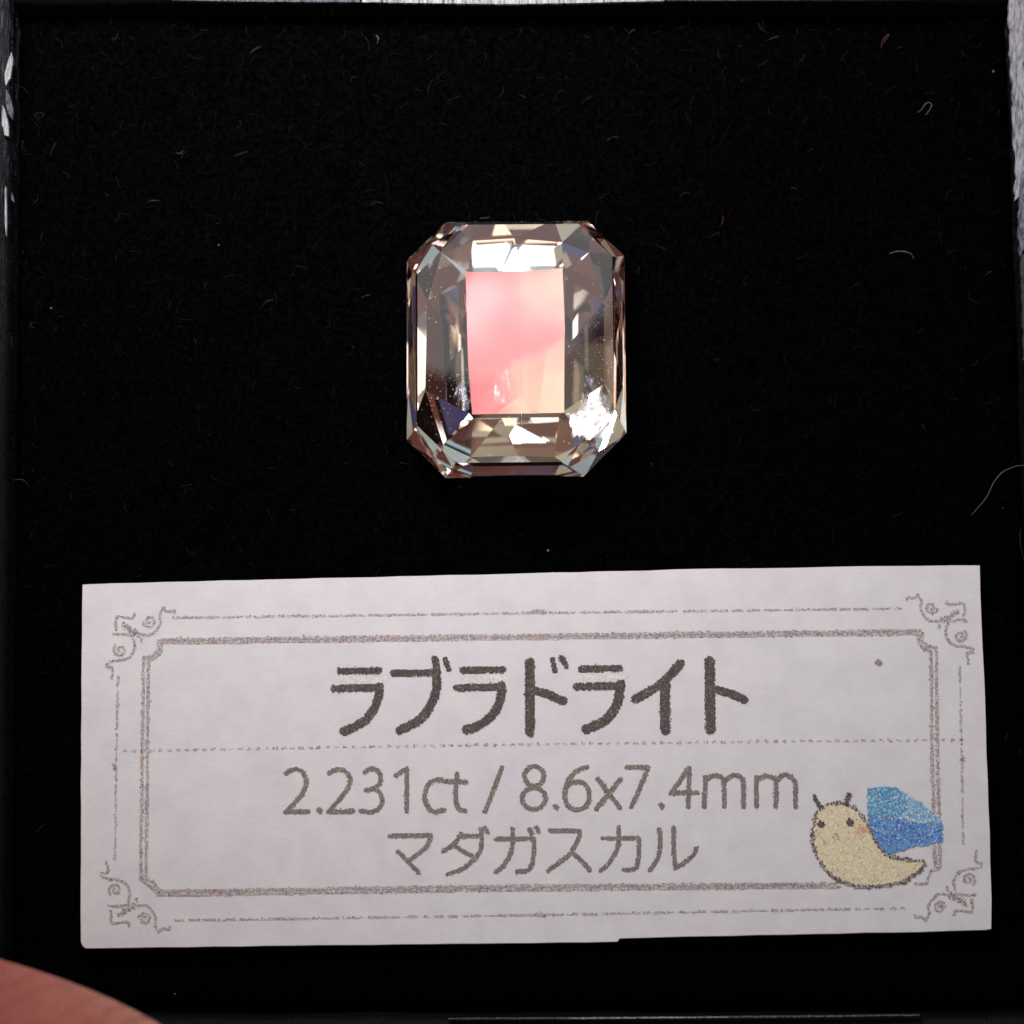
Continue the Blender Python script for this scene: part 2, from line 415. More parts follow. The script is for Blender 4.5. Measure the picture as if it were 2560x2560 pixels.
ragged_patch("chip_glint", [(1665, -8), (2300, -8), (2300, -2), (1665, 1)], zr, m_chip_glint_dim, box, box_off, 0.001)
ragged_patch("chip_glint", [(1120, 2546), (1500, 2544), (2100, 2539), (2300, 2537), (2300, 2539), (2100, 2542), (1500, 2547), (1120, 2548)], zr, m_chip_glint_dim, box, box_off, 0.0008)  # painted bright line along the bottom rim
ragged_patch("chip_glint", [(1420, 2545), (1820, 2542), (1820, 2544), (1420, 2547.5)], zr + .004, m_chip_glint, box, box_off, 0.0007)

# velvet pad: dense sheet with a dimple for the stone
NG = 190
U, V_ = np.meshgrid(np.linspace(0, 1, NG), np.linspace(0, 1, NG))
def quad(u, v, m=0.003):
    """a point of the box's inner floor plan"""
    x = (CB[0][0] + m) * (1 - u) * (1 - v) + (CB[1][0] - m) * u * (1 - v) + (CB[2][0] - m) * u * v + (CB[3][0] + m) * (1 - u) * v
    y = (CB[0][1] + m) * (1 - u) * (1 - v) + (CB[1][1] + m) * u * (1 - v) + (CB[2][1] - m) * u * v + (CB[3][1] - m) * (1 - u) * v
    return x, y
X, Y = quad(U, V_)
def pad_z(X, Y):
    dx, dy = np.abs(X - GC.x) / 0.372, np.abs(Y - GC.y) / 0.432
    d = np.maximum(np.maximum(dx, dy), (dx + dy) * 0.62)
    dent = -0.27 * np.clip(1.02 - d, 0, 0.58) / 0.58
    edge = np.minimum(np.minimum(X - XL(Y), XR(Y) - X), np.minimum(Y - YB(X), YT(X) - Y))
    roll = -0.05 * np.exp(-edge / 0.03)
    return dent + roll + 0.0015 * np.sin(X * 9) * np.cos(Y * 7)
Z = pad_z(X, Y)
pv = np.stack([X.ravel(), Y.ravel(), Z.ravel()], -1)
pf = []
for j in range(NG - 1):
    for i in range(NG - 1):
        a_ = j * NG + i
        pf.append((a_, a_ + 1, a_ + NG + 1, a_ + NG))
k0 = len(pv)
border = [i for i in range(NG)] + [j * NG + NG - 1 for j in range(1, NG)] + [(NG - 1) * NG + i for i in range(NG - 2, -1, -1)] + [j * NG for j in range(NG - 2, 0, -1)]
pv = np.vstack([pv, [(pv[i][0], pv[i][1], -1.43) for i in border]])
nb = len(border)
for q in range(nb):
    a_, b_ = border[q], border[(q + 1) % nb]
    pf.append((b_, a_, k0 + q, k0 + (q + 1) % nb))
pf.append(tuple(k0 + q for q in reversed(range(nb))))
pad = mesh_obj("velvet_pad", pv, pf, m_velvet, None, True)
tag(pad, "square black velvet pad filling the box beneath the stone and the paper card", "pad")

def tinted(name, verts, faces, tints, mat, parent=None):
    """mesh with one colour per face in the attribute tint"""
    o = mesh_obj(name, verts, faces, mat, parent)
    at = o.data.attributes.new("tint", 'FLOAT_COLOR', 'CORNER')
    cnt = np.array([p.loop_total for p in o.data.polygons])
    c = np.repeat(np.asarray(tints, dtype=np.float32), cnt, axis=0)
    c = np.concatenate([c, np.ones((len(c), 1), np.float32)], 1)
    at.data.foreach_set("color", c.ravel())
    return o
# the pile of the velvet
NF = 30000
fx, fy = quad(rng.uniform(0, 1, NF), rng.uniform(0, 1, NF), 0.012)
ex = np.minimum(np.minimum(fx - XL(fy), XR(fy) - fx), YT(fx) - fy)
fz = pad_z(fx, fy)
ang = rng.uniform(0, math.tau, NF) * .5 + rng.normal(0, .9, NF)
ln = rng.uniform(0.010, 0.050, NF)
wd = rng.uniform(0.0006, 0.0015, NF)
lift = rng.uniform(0.002, 0.02, NF)
dxv, dyv = np.cos(ang) * ln, np.sin(ang) * ln
nx, ny = -np.sin(ang) * wd, np.cos(ang) * wd
bend = rng.normal(0, .006, NF)
vs = np.zeros((NF, 6, 3))
for k_, (f, zf) in enumerate(((0, 0), (.5, .8), (1, 1))):
    cx = fx + dxv * f + (-np.sin(ang)) * bend * (f == .5)
    cy = fy + dyv * f + np.cos(ang) * bend * (f == .5)
    vs[:, k_ * 2, 0], vs[:, k_ * 2, 1], vs[:, k_ * 2, 2] = cx - nx, cy - ny, fz + lift * zf + 0.001
    vs[:, k_ * 2 + 1, 0], vs[:, k_ * 2 + 1, 1], vs[:, k_ * 2 + 1, 2] = cx + nx, cy + ny, fz + lift * zf + 0.001
faces = []
for i in range(NF):
    a_ = i * 6
    faces += [(a_, a_ + 1, a_ + 3, a_ + 2), (a_ + 2, a_ + 3, a_ + 5, a_ + 4)]
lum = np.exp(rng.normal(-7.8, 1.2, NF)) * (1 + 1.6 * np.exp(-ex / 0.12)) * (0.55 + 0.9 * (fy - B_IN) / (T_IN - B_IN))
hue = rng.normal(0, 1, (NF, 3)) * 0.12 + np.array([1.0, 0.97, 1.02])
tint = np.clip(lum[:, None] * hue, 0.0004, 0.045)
red = rng.random(NF) < 0.05
tint[red] *= np.array([1.9, .5, .45])
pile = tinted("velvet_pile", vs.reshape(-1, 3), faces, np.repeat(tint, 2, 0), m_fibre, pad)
pile["kind"] = "stuff"
# black tufts leaning over the rims
vs, faces, tt = [], [], []
for side, cnt in (("r", 420), ("t", 420), ("l", 200)):
    for _ in range(cnt):
        if side == "r":
            y = random.uniform(B_IN + .02, T_IN - .01); x = XR(y) - .012; d = Vector((1, random.gauss(-.35, .45), 0))
        elif side == "l":
            y = random.uniform(B_IN + .02, T_IN - .01); x = XL(y) + .012; d = Vector((-1, random.gauss(-.2, .5), 0))
        else:
            x = random.uniform(L_IN + .02, 1.68); y = YT(x) - .012; d = Vector((random.gauss(0, .5), 1, 0))
        d.normalize(); ln_ = random.uniform(.014, .027); w_ = random.uniform(.0014, .0034)
        s_ = Vector((-d.y, d.x, 0)) * w_
        p0 = Vector((x, y, RIM - .02)); p1 = p0 + d * ln_ * .6 + Vector((0, 0, .028)); p2 = p0 + d * ln_ + Vector((0, 0, .024))
        k_ = len(vs)
        vs += [p0 - s_, p0 + s_, p1 - s_ * .8, p1 + s_ * .8, p2]
        faces += [(k_, k_ + 1, k_ + 3, k_ + 2), (k_ + 2, k_ + 3, k_ + 4)]
        c_ = random.uniform(.0006, .004); tt += [(c_, c_, c_ * 1.1)] * 2
fr_ = tinted("velvet_fringe", vs, faces, tt, m_fibre, pad)
fr_["kind"] = "stuff"

def tube(name, pts, rad, mat, parent=None, sides=6):
    """a curved hair through the given points"""
    P_ = [Vector(p) for p in pts]
    sm = []
    for i in range(len(P_) - 1):
        p0, p1, p2, p3 = P_[max(i - 1, 0)], P_[i], P_[i + 1], P_[min(i + 2, len(P_) - 1)]
        for k_ in range(6):
            t = k_ / 6
            sm.append(0.5 * ((2 * p1) + (p2 - p0) * t + (2 * p0 - 5 * p1 + 4 * p2 - p3) * t * t + (3 * p1 - p0 - 3 * p2 + p3) * t ** 3))
    sm.append(P_[-1])
    vs, fs = [], []
    for i, p in enumerate(sm):
        d = (sm[min(i + 1, len(sm) - 1)] - sm[max(i - 1, 0)]).normalized()
        s = d.cross(Vector((0, 0, 1))).normalized(); u = s.cross(d)
        rr = rad * (0.55 + 0.45 * math.sin(math.pi * i / (len(sm) - 1))) * random.uniform(.8, 1.2)
        for k_ in range(sides):
            a_ = math.tau * k_ / sides
            vs.append(p + s * math.cos(a_) * rr + u * math.sin(a_) * rr)
    for i in range(len(sm) - 1):
        for k_ in range(sides):
            a_, b_ = i * sides + k_, i * sides + (k_ + 1) % sides
            fs.append((a_, b_, b_ + sides, a_ + sides))
    fs.append(tuple(range(sides))); fs.append(tuple((len(sm) - 1) * sides + k_ for k_ in reversed(range(sides))))
    return mesh_obj(name, vs, fs, mat, parent, True)
hairs = [
 ([(2428, 1288), (2465, 1245), (2485, 1205), (2510, 1178), (2548, 1164), (2575, 1166)], .0020, m_lint, "longest pale hair curling across the velvet towards the right rim"),
 ([(2224, 634), (2240, 629), (2262, 629), (2278, 635), (2284, 646)], .0022, m_lint, "short pale curved fibre on the velvet right of the stone"),
 ([(2294, 281), (2303, 275), (2312, 262), (2321, 256), (2329, 262), (2324, 275), (2314, 287)], .0018, m_lint, "small looped fibre near the upper right of the velvet"),
 ([(24, 1206), (40, 1199), (60, 1201), (74, 1218)], .0014, m_lint_dim, "dim arched fibre beside the left rim"),
 ([(808, 38), (818, 22), (828, 20), (832, 32), (822, 42)], .0022, m_lint_dim, "curled fibre by the middle of the top rim"),
 ([(940, 88), (946, 96), (943, 108)], .0022, m_lint, "bright short fibre below the top rim"),
 ([(2203, 118), (2208, 98), (2222, 86), (2214, 100), (2206, 108)], .0020, m_lint_red, "reddish tangled fibre near the top right"),
 ([(368, 505), (385, 501), (400, 503)], .0016, m_lint_dim, "flat dim fibre in the left part of the velvet"),
 ([(2552, 1320), (2550, 1345), (2554, 1375), (2560, 1400)], .0012, m_lint_dim, "faint vertical fibre by the right rim, level with the card's top"),
]
for pts, rad, mat, lab in hairs:
    zz = 0.012
    q = [P(x, y, zz + 0.012 * math.sin(math.pi * i / (len(pts) - 1))) for i, (x, y) in enumerate(pts)]
    tag(tube("lint_fibre", q, rad * .62, mat), lab, "fibre", "loose lint fibres on the velvet")
def speck(px, py, r, mat, lab):
    bm = bmesh.new()
    bmesh.ops.create_icosphere(bm, subdivisions=1, radius=r)
    c = P(px, py, r * .8 + .004)
    for v in bm.verts:
        v.co = c + Vector((v.co.x * random.uniform(.6, 1.3), v.co.y * random.uniform(.6, 1.3), v.co.z * .8))
    tag(bm_obj("dust_speck", bm, mat), lab, "dust speck", "dust specks on the velvet")
speck(1371, 1376, .0050, m_lint, "pale dust speck midway between the stone and the card")
speck(547, 612, .0040, m_lint, "tiny yellowish dust speck left of the stone's top")
speck(105, 16, .0060, m_lint, "bright dust speck in the top left corner")
speck(128, 770, .0038, m_lint, "tiny dust speck near the left rim, level with the stone")
speck(2484, 178, .0045, m_lint, "pale dust speck near the right rim's scraped part")
speck(2508, 1270, .0035, m_lint, "tiny dust speck below the long pale hair")
speck(437, 2485, .0035, m_lint, "tiny dust speck right of the thumb, below the card")

# ------------------------------------------------------------------ the paper card
def curl(px, py):
    """height of the paper's top face"""
    u = (px - 1340) / 1140.0; v = (py - 1890) / 460.0
    return 0.034 + 0.010 * u * u + 0.006 * v * v + 0.004 * np.sin(px / 330.0)
card_outline = [(207, 1461), (620, 1450), (1060, 1439.5), (1320, 1433), (1740, 1423), (2100, 1417), (2449, 1413),
                (2454, 1560), (2462, 1750), (2469, 1950), (2476, 2150), (2479, 2250), (2477, 2321), (2463, 2325), (2300, 2329),
                (1900, 2337), (1700, 2341), (1548, 2345), (1545, 2353), (1535, 2354), (1200, 2358), (800, 2363), (400, 2368), (226, 2371),
                (213, 2370), (206, 2365), (203, 2354), (202, 2200), (203, 1900), (205, 1650)]
card = empty("paper_card", P(1340, 1890, 0.02))
tag(card, "white paper name card with katakana lettering and an ornamental border, lying below the stone", "card")
CO = -card.location
# top face: a fine grid clipped to the outline
bm = bmesh.new()
top = []
oc = []
for i in range(len(card_outline)):
    a_, b_ = card_outline[i], card_outline[(i + 1) % len(card_outline)]
    m_ = max(1, int(math.dist(a_, b_) / 60))
    for j in range(m_): oc.append((a_[0] + (b_[0] - a_[0]) * j / m_, a_[1] + (b_[1] - a_[1]) * j / m_))
for (x, y) in oc:
    jx, jy = random.uniform(-.8, .8), random.uniform(-.8, .8)
    top.append(bm.verts.new(P(x + jx, y + jy, float(curl(x, y))) + CO))
bm.faces.new(top)
ymin, ymax = min(v.co.y for v in top), max(v.co.y for v in top)
xmin, xmax = min(v.co.x for v in top), max(v.co.x for v in top)
for i in range(1, 24):
    x = xmin + (xmax - xmin) * i / 24
    bmesh.ops.bisect_plane(bm, geom=bm.verts[:] + bm.edges[:] + bm.faces[:], plane_co=(x, 0, 0), plane_no=(1, 0, 0))
for i in range(1, 12):
    y = ymin + (ymax - ymin) * i / 12
    bmesh.ops.bisect_plane(bm, geom=bm.verts[:] + bm.edges[:] + bm.faces[:], plane_co=(0, y, 0), plane_no=(0, 1, 0))
def px_of(p):
    """photograph pixel of a point"""
    d = p - EYE
    zc = d.dot(Vector((0, ST, -CT)))
    return 1280 + d.x / zc * DIST * PX, 1280 - d.dot(Vector((0, CT, ST))) / zc * DIST * PX
for v in bm.verts:
    x, y = px_of(v.co - CO)
    v.co.z = float(curl(x, y)) + CO.z
ret = bmesh.ops.extrude_face_region(bm, geom=bm.faces[:])
for v in ret["geom"]:
    if isinstance(v, bmesh.types.BMVert): v.co.z += 0.0   # new faces are the top
bot = [f for f in bm.faces if f not in set(g for g in ret["geom"] if isinstance(g, bmesh.types.BMFace))]
newv = set(g for g in ret["geom"] if isinstance(g, bmesh.types.BMVert))
for v in bm.verts:
    if v not in newv:
        v.co.z -= 0.013
        if v.is_boundary or any(len(e.link_faces) > 1 and abs(e.calc_face_angle(0)) > .5 for e in v.link_edges):
            x, y = v.co.x, v.co.y                       # edge pushed outwards to show the cream lens fringe
            if x < xmin + .03: v.co.x -= .003
            if x > xmax - .06: v.co.x += .003
            if y < ymin + .09: v.co.y -= .003
bmesh.ops.recalc_face_normals(bm, faces=bm.faces)
sheet = bm_obj("paper_sheet", bm, m_paper, card)
sheet.data.materials.append(m_edge_fringe)
for p in sheet.data.polygons:
    if abs(p.normal.z) < 0.5: p.material_index = 1

# printing: every mark is a patch of small ink dots with uneven outline and colour
DARK = [((0.087, 0.069, 0.069), 5), ((0.127, 0.098, 0.092), 4), ((0.064, 0.056, 0.064), 3), ((0.139, 0.127, 0.081), 2), ((0.208, 0.162, 0.15), 2), ((0.196, 0.075, 0.069), 1), ((0.092, 0.115, 0.15), 0.6), ((0.288, 0.242, 0.184), 0.6)]
TEXT = [((0.162, 0.138, 0.132), 5), ((0.21, 0.174, 0.162), 4), ((0.27, 0.234, 0.186), 3), ((0.15, 0.138, 0.162), 3), ((0.366, 0.294, 0.246), 2), ((0.414, 0.186, 0.174), 1), ((0.234, 0.27, 0.294), 1), ((0.438, 0.402, 0.258), 1)]
LINE = [((0.27, 0.215, 0.226), 4), ((0.38, 0.314, 0.325), 4), ((0.49, 0.413, 0.413), 4), ((0.204, 0.171, 0.204), 2), ((0.49, 0.49, 0.314), 2), ((0.578, 0.27, 0.27), 1.3), ((0.314, 0.38, 0.38), 1), ((0.655, 0.6, 0.578), 3)]
THIN = [((0.346, 0.291, 0.346), 4), ((0.5, 0.434, 0.478), 4), ((0.665, 0.588, 0.61), 4), ((0.258, 0.225, 0.324), 2), ((0.61, 0.566, 0.456), 1), ((0.665, 0.335, 0.357), 1.2)]
BODY = [((.72, .62, .40), 8), ((.74, .65, .47), 6), ((.72, .58, .43), 3), ((.68, .50, .42), 1), ((.68, .65, .36), 2), ((.46, .34, .36), .4)]
BLUSH = [((.66, .36, .28), 3), ((.68, .46, .34), 3), ((.66, .55, .32), 2), ((.62, .28, .26), 1)]
BLUE = [((.10, .26, .56), 5), ((.16, .36, .60), 4), ((.07, .17, .44), 2.5), ((.10, .36, .46), 2.5), ((.26, .44, .62), 3), ((.14, .40, .36), .8), ((.20, .18, .45), .7), ((.5, .55, .65), .8)]
PALE = [((.70, .668, .635), 3), ((.70, .662, .65), 3)]
LINE2 = LINE + [((.55, .26, .24), 2.5), ((.26, .34, .32), 1.5), ((.58, .53, .34), 2.5), ((.30, .24, .38), 2), ((.62, .57, .57), 3)]
BASE_D = [((.098, .080, .074), 3), ((.120, .100, .092), 3), ((.082, .066, .064), 2)]
BASE_T = [((.20, .175, .165), 3), ((.24, .21, .19), 3), ((.17, .15, .145), 2)]
BASE_L = [((.42, .37, .385), 3), ((.47, .42, .425), 3), ((.37, .32, .34), 2)]
def seg_dist(px, py, pts):
    d = np.full(px.shape, 1e9)
    if len(pts) == 1:
        return np.hypot(px - pts[0][0], py - pts[0][1])
    for (x0, y0), (x1, y1) in zip(pts[:-1], pts[1:]):
        vx, vy = x1 - x0, y1 - y0
        t = np.clip(((px - x0) * vx + (py - y0) * vy) / (vx * vx + vy * vy + 1e-9), 0, 1)
        d = np.minimum(d, np.hypot(px - x0 - t * vx, py - y0 - t * vy))
    return d
def in_poly(px, py, poly):
    c = np.zeros(px.shape, bool)
    k = len(poly)
    for i in range(k):
        x0, y0 = poly[i]; x1, y1 = poly[(i + 1) % k]
        cond = (y0 > py) != (y1 > py)
        xi = (x1 - x0) * (py - y0) / ((y1 - y0) if y1 != y0 else 1e-9) + x0
        c ^= cond & (px < xi)
    return c
def smooth_pts(pts, k=5):
    if len(pts) < 3: return pts
    o = []
    for i in range(len(pts) - 1):
        p0, p1, p2, p3 = [np.array(pts[j], float) for j in (max(i - 1, 0), i, i + 1, min(i + 2, len(pts) - 1))]
        for q in range(k):
            t = q / k
            o.append(tuple(0.5 * (2 * p1 + (p2 - p0) * t + (2 * p0 - 5 * p1 + 4 * p2 - p3) * t * t + (3 * p1 - p0 - 3 * p2 + p3) * t ** 3)))
    o.append(tuple(pts[-1]))
    return o
def ink_patch(name, layers, label=None, lift=0.0010, kind=None):
    """layers: (strokes, width, palette, fill share, edge wobble) or ('poly', outline, palette, fill share); one mesh"""
    V, F, C = [], [], []
    base = 0
    for li, layer in enumerate(layers):
        if layer[0] == 'poly':
            _, poly, pal, fill = layer[:4]
            allp = poly; g = layer[4] if len(layer) > 4 else 3.6; w = 0
        else:
            strokes, w, pal, fill, wob = layer[:5]
            g = layer[5] if len(layer) > 5 else 3.4
            allp = [p for s in strokes for p in s]
        x0 = min(p[0] for p in allp) - w - 6; x1 = max(p[0] for p in allp) + w + 6
        y0 = min(p[1] for p in allp) - w - 6; y1 = max(p[1] for p in allp) + w + 6
        nx_, ny_ = int((x1 - x0) / g) + 2, int((y1 - y0) / g) + 2
        cx = x0 + (np.arange(nx_)[None, :] + .5) * g + np.zeros((ny_, 1)); cy = y0 + (np.arange(ny_)[:, None] + .5) * g + np.zeros((1, nx_))
        if w == 0:
            m = in_poly(cx + rng.normal(0, 1.2, cx.shape), cy + rng.normal(0, 1.2, cx.shape), poly)
        else:
            m = np.zeros(cx.shape, bool)
            qx, qy = cx + rng.normal(0, wob, cx.shape), cy + rng.normal(0, wob, cx.shape)
            lowf = rng.normal(0, 1, (ny_ // 4 + 2, nx_ // 4 + 2)).repeat(4, 0).repeat(4, 1)[:ny_, :nx_]
            for s in strokes:
                d = seg_dist(qx, qy, s)
                m |= d < w / 2 + lowf * wob * .5
        m &= rng.random(m.shape) < fill
        if not m.any(): continue
        # shared, jittered corners so that neighbouring dots never overlap
        vx = x0 + np.arange(nx_ + 1)[None, :] * g + rng.uniform(-.36, .36, (ny_ + 1, nx_ + 1)) * g
        vy = y0 + np.arange(ny_ + 1)[:, None] * g + rng.uniform(-.36, .36, (ny_ + 1, nx_ + 1)) * g
        zz = curl(vx, vy) + lift + li * 0.00025
        pts = PN(vx.ravel(), vy.ravel(), zz.ravel()) + np.array(CO)
        idx = np.arange((nx_ + 1) * (ny_ + 1)).reshape(ny_ + 1, nx_ + 1)
        jj, ii = np.nonzero(m)
        quads = np.stack([idx[jj + 1, ii], idx[jj + 1, ii + 1], idx[jj, ii + 1], idx[jj, ii]], -1)
        used, inv = np.unique(quads, return_inverse=True)
        V.append(pts[used]); F.append(inv.reshape(quads.shape) + base); base += len(used)
        ws = np.array([p[1] for p in pal], float); ws /= ws.sum()
        cols = np.array([p[0] for p in pal])[rng.choice(len(pal), len(jj), p=ws)]
        C.append(cols * rng.uniform(.85, 1.15, (len(jj), 1)))
    V = np.concatenate(V); F = np.concatenate(F); C = np.concatenate(C)
    o = tinted(name, V, [tuple(int(q) for q in f) for f in F], C, m_ink, card)
    if label: o["label"] = label
    if kind: o["kind"] = kind
    return o

def tf(pts, ox, oy, s): return [(ox + x / s, oy + y / s) for x, y in pts]
# heading
A = lambda *p: smooth_pts(tf(p, 820, 1620, 3.331))
B = lambda *p: smooth_pts(tf(p, 1360, 1620, 3.331))
head = [
 ([(A((100, 193), (425, 188)), 18), (A((50, 337), (430, 330)), 20), (A((428, 320), (420, 400), (385, 500), (320, 590), (240, 645), (130, 695)), 23)]),
 ([(A((548, 210), (890, 205)), 19), (A((892, 95), (905, 180)), 20), (A((905, 190), (905, 300), (880, 420), (820, 530), (740, 610), (600, 685)), 24), (A((975, 95), (1005, 175)), 14)]),
 ([(A((1122, 187), (1450, 180)), 19), (A((1072, 332), (1450, 325)), 20), (A((1445, 315), (1440, 400), (1405, 500), (1335, 590), (1240, 650), (1150, 678)), 24)]),
 ([(A((1680, 125), (1680, 700)), 26), (A((1700, 350), (1800, 375), (1960, 440)), 22), (B((70, 95), (92, 190)), 14), (B((143, 80), (188, 155)), 14)]),
 ([(B((312, 175), (630, 170)), 19), (B((270, 322), (650, 315)), 20), (B((635, 300), (625, 400), (590, 500), (525, 585), (440, 640), (350, 675)), 25)]),
 ([(B((1135, 130), (1040, 235), (930, 330), (762, 425)), 24), (B((1008, 300), (1010, 680)), 27)]),
 ([(B((1380, 110), (1385, 680)), 27), (B((1400, 340), (1540, 375), (1668, 430)), 22)]),
]
for i, strokes in enumerate(head):
    # an even dark base, with the printer's specks over it
    ink_patch("printed_character", [([s], w - 2.5, BASE_D, 1.0, .35, 3.0) for s, w in strokes] + [([s], w - 1.5, DARK, .6, .9, 3.0) for s, w in strokes])
pale_glow = [([A((120, 262), (470, 258))], 13, PALE, 1.0, 1.5, 4), ([A((1140, 255), (1480, 250))], 13, PALE, 1.0, 1.5, 4), ([B((300, 246), (690, 240))], 13, PALE, 1.0, 1.5, 4)]
for g_ in pale_glow: ink_patch("yellow_tint", [g_], "faint yellow tint between a heading character's strokes", 0.0003)

Cc = lambda *p: smooth_pts(tf(p, 690, 1890, 3.0667))
D = lambda *p: smooth_pts(tf(p, 1280, 1890, 2.6108))
def loop(f, cx, cy, rx, ry, n_=14): return f(*[(cx + rx * math.cos(math.tau * i / n_), cy + ry * math.sin(math.tau * i / n_)) for i in range(n_ + 1)])
second = [
 [Cc((78, 135), (110, 110), (160, 102), (205, 130), (232, 190), (222, 250), (170, 330), (75, 428)), Cc((75, 428), (248, 424))],
 [Cc((330, 416), (340, 424))],
 [Cc((408, 132), (450, 108), (510, 106), (555, 145), (570, 190), (545, 260), (480, 340), (402, 428)), Cc((402, 428), (592, 424))],
 [Cc((678, 125), (720, 100), (770, 105), (800, 150), (795, 210), (750, 245), (692, 262)), Cc((750, 245), (795, 280), (815, 340), (790, 400), (730, 430), (648, 422))],
 [Cc((918, 150), (960, 122), (1003, 98)), Cc((1003, 98), (1000, 425))],
 [Cc((1296, 195), (1240, 183), (1180, 205), (1145, 270), (1140, 330), (1165, 390), (1210, 428), (1290, 412))],
 [Cc((1388, 135), (1380, 250), (1380, 350), (1400, 405), (1450, 422)), Cc((1312, 195), (1456, 200))],
 [Cc((1735, 88), (1602, 428))],
 [loop(D, 145, 132, 63, 64), loop(D, 142, 277, 76, 70)],
 [D((284, 330), (292, 338))],
 [D((488, 74), (430, 92), (375, 145), (350, 205), (345, 270), (370, 330), (430, 350), (485, 325), (505, 260), (490, 200), (440, 168), (380, 182), (352, 215))],
 [D((562, 152), (704, 338)), D((708, 152), (552, 343))],
 [D((748, 74), (888, 76)), D((888, 76), (830, 220), (778, 332))],
 [D((970, 320), (980, 328))],
 [D((1156, 78), (1150, 332)), D((1152, 80), (1040, 240)), D((1040, 242), (1208, 240))],
 [D((1262, 138), (1255, 328)), D((1262, 162), (1300, 132), (1350, 132), (1380, 168), (1385, 328)), D((1385, 165), (1430, 132), (1480, 132), (1510, 178), (1510, 332))],
 [D((1596, 138), (1595, 328)), D((1600, 158), (1650, 132), (1700, 140), (1722, 175), (1722, 328)), D((1722, 165), (1770, 124), (1820, 138), (1850, 190), (1850, 332))],
]
for i, st in enumerate(second):
    dotty = i in (1, 9, 13)
    pal = TEXT if not dotty else ([((.30, .16, .165), 3), ((.24, .17, .17), 3), ((.38, .20, .20), 1)] if i == 1 else [((.20, .155, .15), 3), ((.26, .19, .18), 3), ((.32, .20, .19), 1)])
    ink_patch("printed_character", [(st, 11 if not dotty else 12, BASE_T if not dotty else pal, 1.0, 0.3, 2.8), (st, 12 if not dotty else 13, pal, .5, 0.8, 2.8)], "reddish full stop" if i == 1 else None)
E = lambda *p: smooth_pts(tf(p, 950, 2040, 2.356), 4)
third = [
 [E((58, 118), (295, 115)), E((300, 118), (280, 170), (230, 220), (172, 262)), E((105, 210), (160, 262), (225, 332))],
 [E((475, 105), (440, 160), (372, 208)), E((472, 122), (600, 115)), E((600, 118), (595, 190), (560, 250), (490, 310), (398, 342)), E((440, 178), (550, 242)), E((592, 75), (600, 95)), E((620, 72), (632, 96))],
 [E((688, 137), (903, 130)), E((905, 134), (905, 230), (890, 300), (855, 325), (808, 328)), E((780, 78), (782, 160), (760, 240), (720, 300), (682, 330)), E((880, 78), (893, 102)), E((920, 68), (934, 92))],
 [E((1003, 87), (1175, 88)), E((1175, 92), (1170, 130), (1120, 220), (1060, 270), (990, 322)), E((1125, 212), (1190, 265), (1235, 318))],
 [E((1312, 132), (1523, 130)), E((1525, 134), (1525, 220), (1510, 300), (1480, 315), (1437, 316)), E((1405, 68), (1405, 160), (1380, 230), (1340, 285), (1300, 322))],
 [E((1645, 78), (1650, 150), (1640, 240), (1590, 318)), E((1730, 68), (1730, 200), (1740, 308)), E((1740, 308), (1800, 270), (1850, 225), (1860, 190))],
]
for st in third:
    ink_patch("printed_character", [(st, 10.5, BASE_T, 1.0, 0.3, 2.8), (st, 11.5, TEXT, .5, 0.8, 2.8)])

# borders
inner = [(409, 1607), (1340, 1595), (2303, 1584)]
tl_c = [(395, 1601), (397, 1622), (383, 1637), (359, 1646)]
def band(pts, off, w, pal, fill, wob=1.3): return (pts, w, pal, fill, wob, 3.2)
for st in ([inner], [[(2305, 1586), (2304, 1601), (2316, 1614), (2340, 1618), (2344, 1900), (2350, 2168), (2330, 2176), (2321, 2190), (2317, 2208), (2290, 2210)]],
           [[(395, 1601), (397, 1622), (383, 1637), (359, 1646), (355, 1930), (352, 2198), (372, 2212), (388, 2228), (396, 2238), (1200, 2225), (2098, 2217)]]):
    ink_patch("border_line", [(st, 7.0, BASE_L, .9, .5, 3.2), (st, 6.5, LINE2, .7, 1.2, 3.2)], "outer stroke of the double inner border", 0.0010)
for st in ([[(402, 1602), (412, 1599), (1340, 1588), (2300, 1576)]], [[(2296, 1588), (2297, 1608), (2310, 1623), (2327, 1627), (2330, 1900), (2337, 2160)]],
           [[(402, 1602), (404, 1626), (388, 1644), (371, 1650), (368, 1930), (365, 2196), (384, 2206), (400, 2228), (1200, 2216), (2088, 2209)]]):
    ink_patch("border_line", [(st, 6.6, BASE_L, .9, .5, 3.2), (st, 6.0, LINE2, .55, 1.3, 3.2)], "inner stroke of the double inner border", 0.0019)
def broken(p, q, seg=26, gap=.28):
    L_ = math.dist(p, q); out_ = []; s = 0
    while s < L_:
        e = min(L_, s + random.uniform(seg * .4, seg * 1.6))
        out_.append([(p[0] + (q[0] - p[0]) * s / L_, p[1] + (q[1] - p[1]) * s / L_), (p[0] + (q[0] - p[0]) * e / L_, p[1] + (q[1] - p[1]) * e / L_)])
        s = e + seg * gap * random.uniform(.3, 2)
    return out_
thin = broken((434, 1544), (1350, 1532)) + broken((1350, 1532), (2256, 1521)) + broken((295, 1689), (290, 1915)) + broken((290, 1915), (288, 2149)) \
     + broken((438, 2301), (1349, 2287)) + broken((1349, 2287), (2261, 2270)) + broken((2399, 1668), (2404, 1895)) + broken((2404, 1895), (2408, 2109))
ink_patch("border_line", [(thin, 4.2, BASE_L, .95, .5, 3.0), (thin, 4.6, THIN, .5, .9, 3.2)], "thin broken outer border")
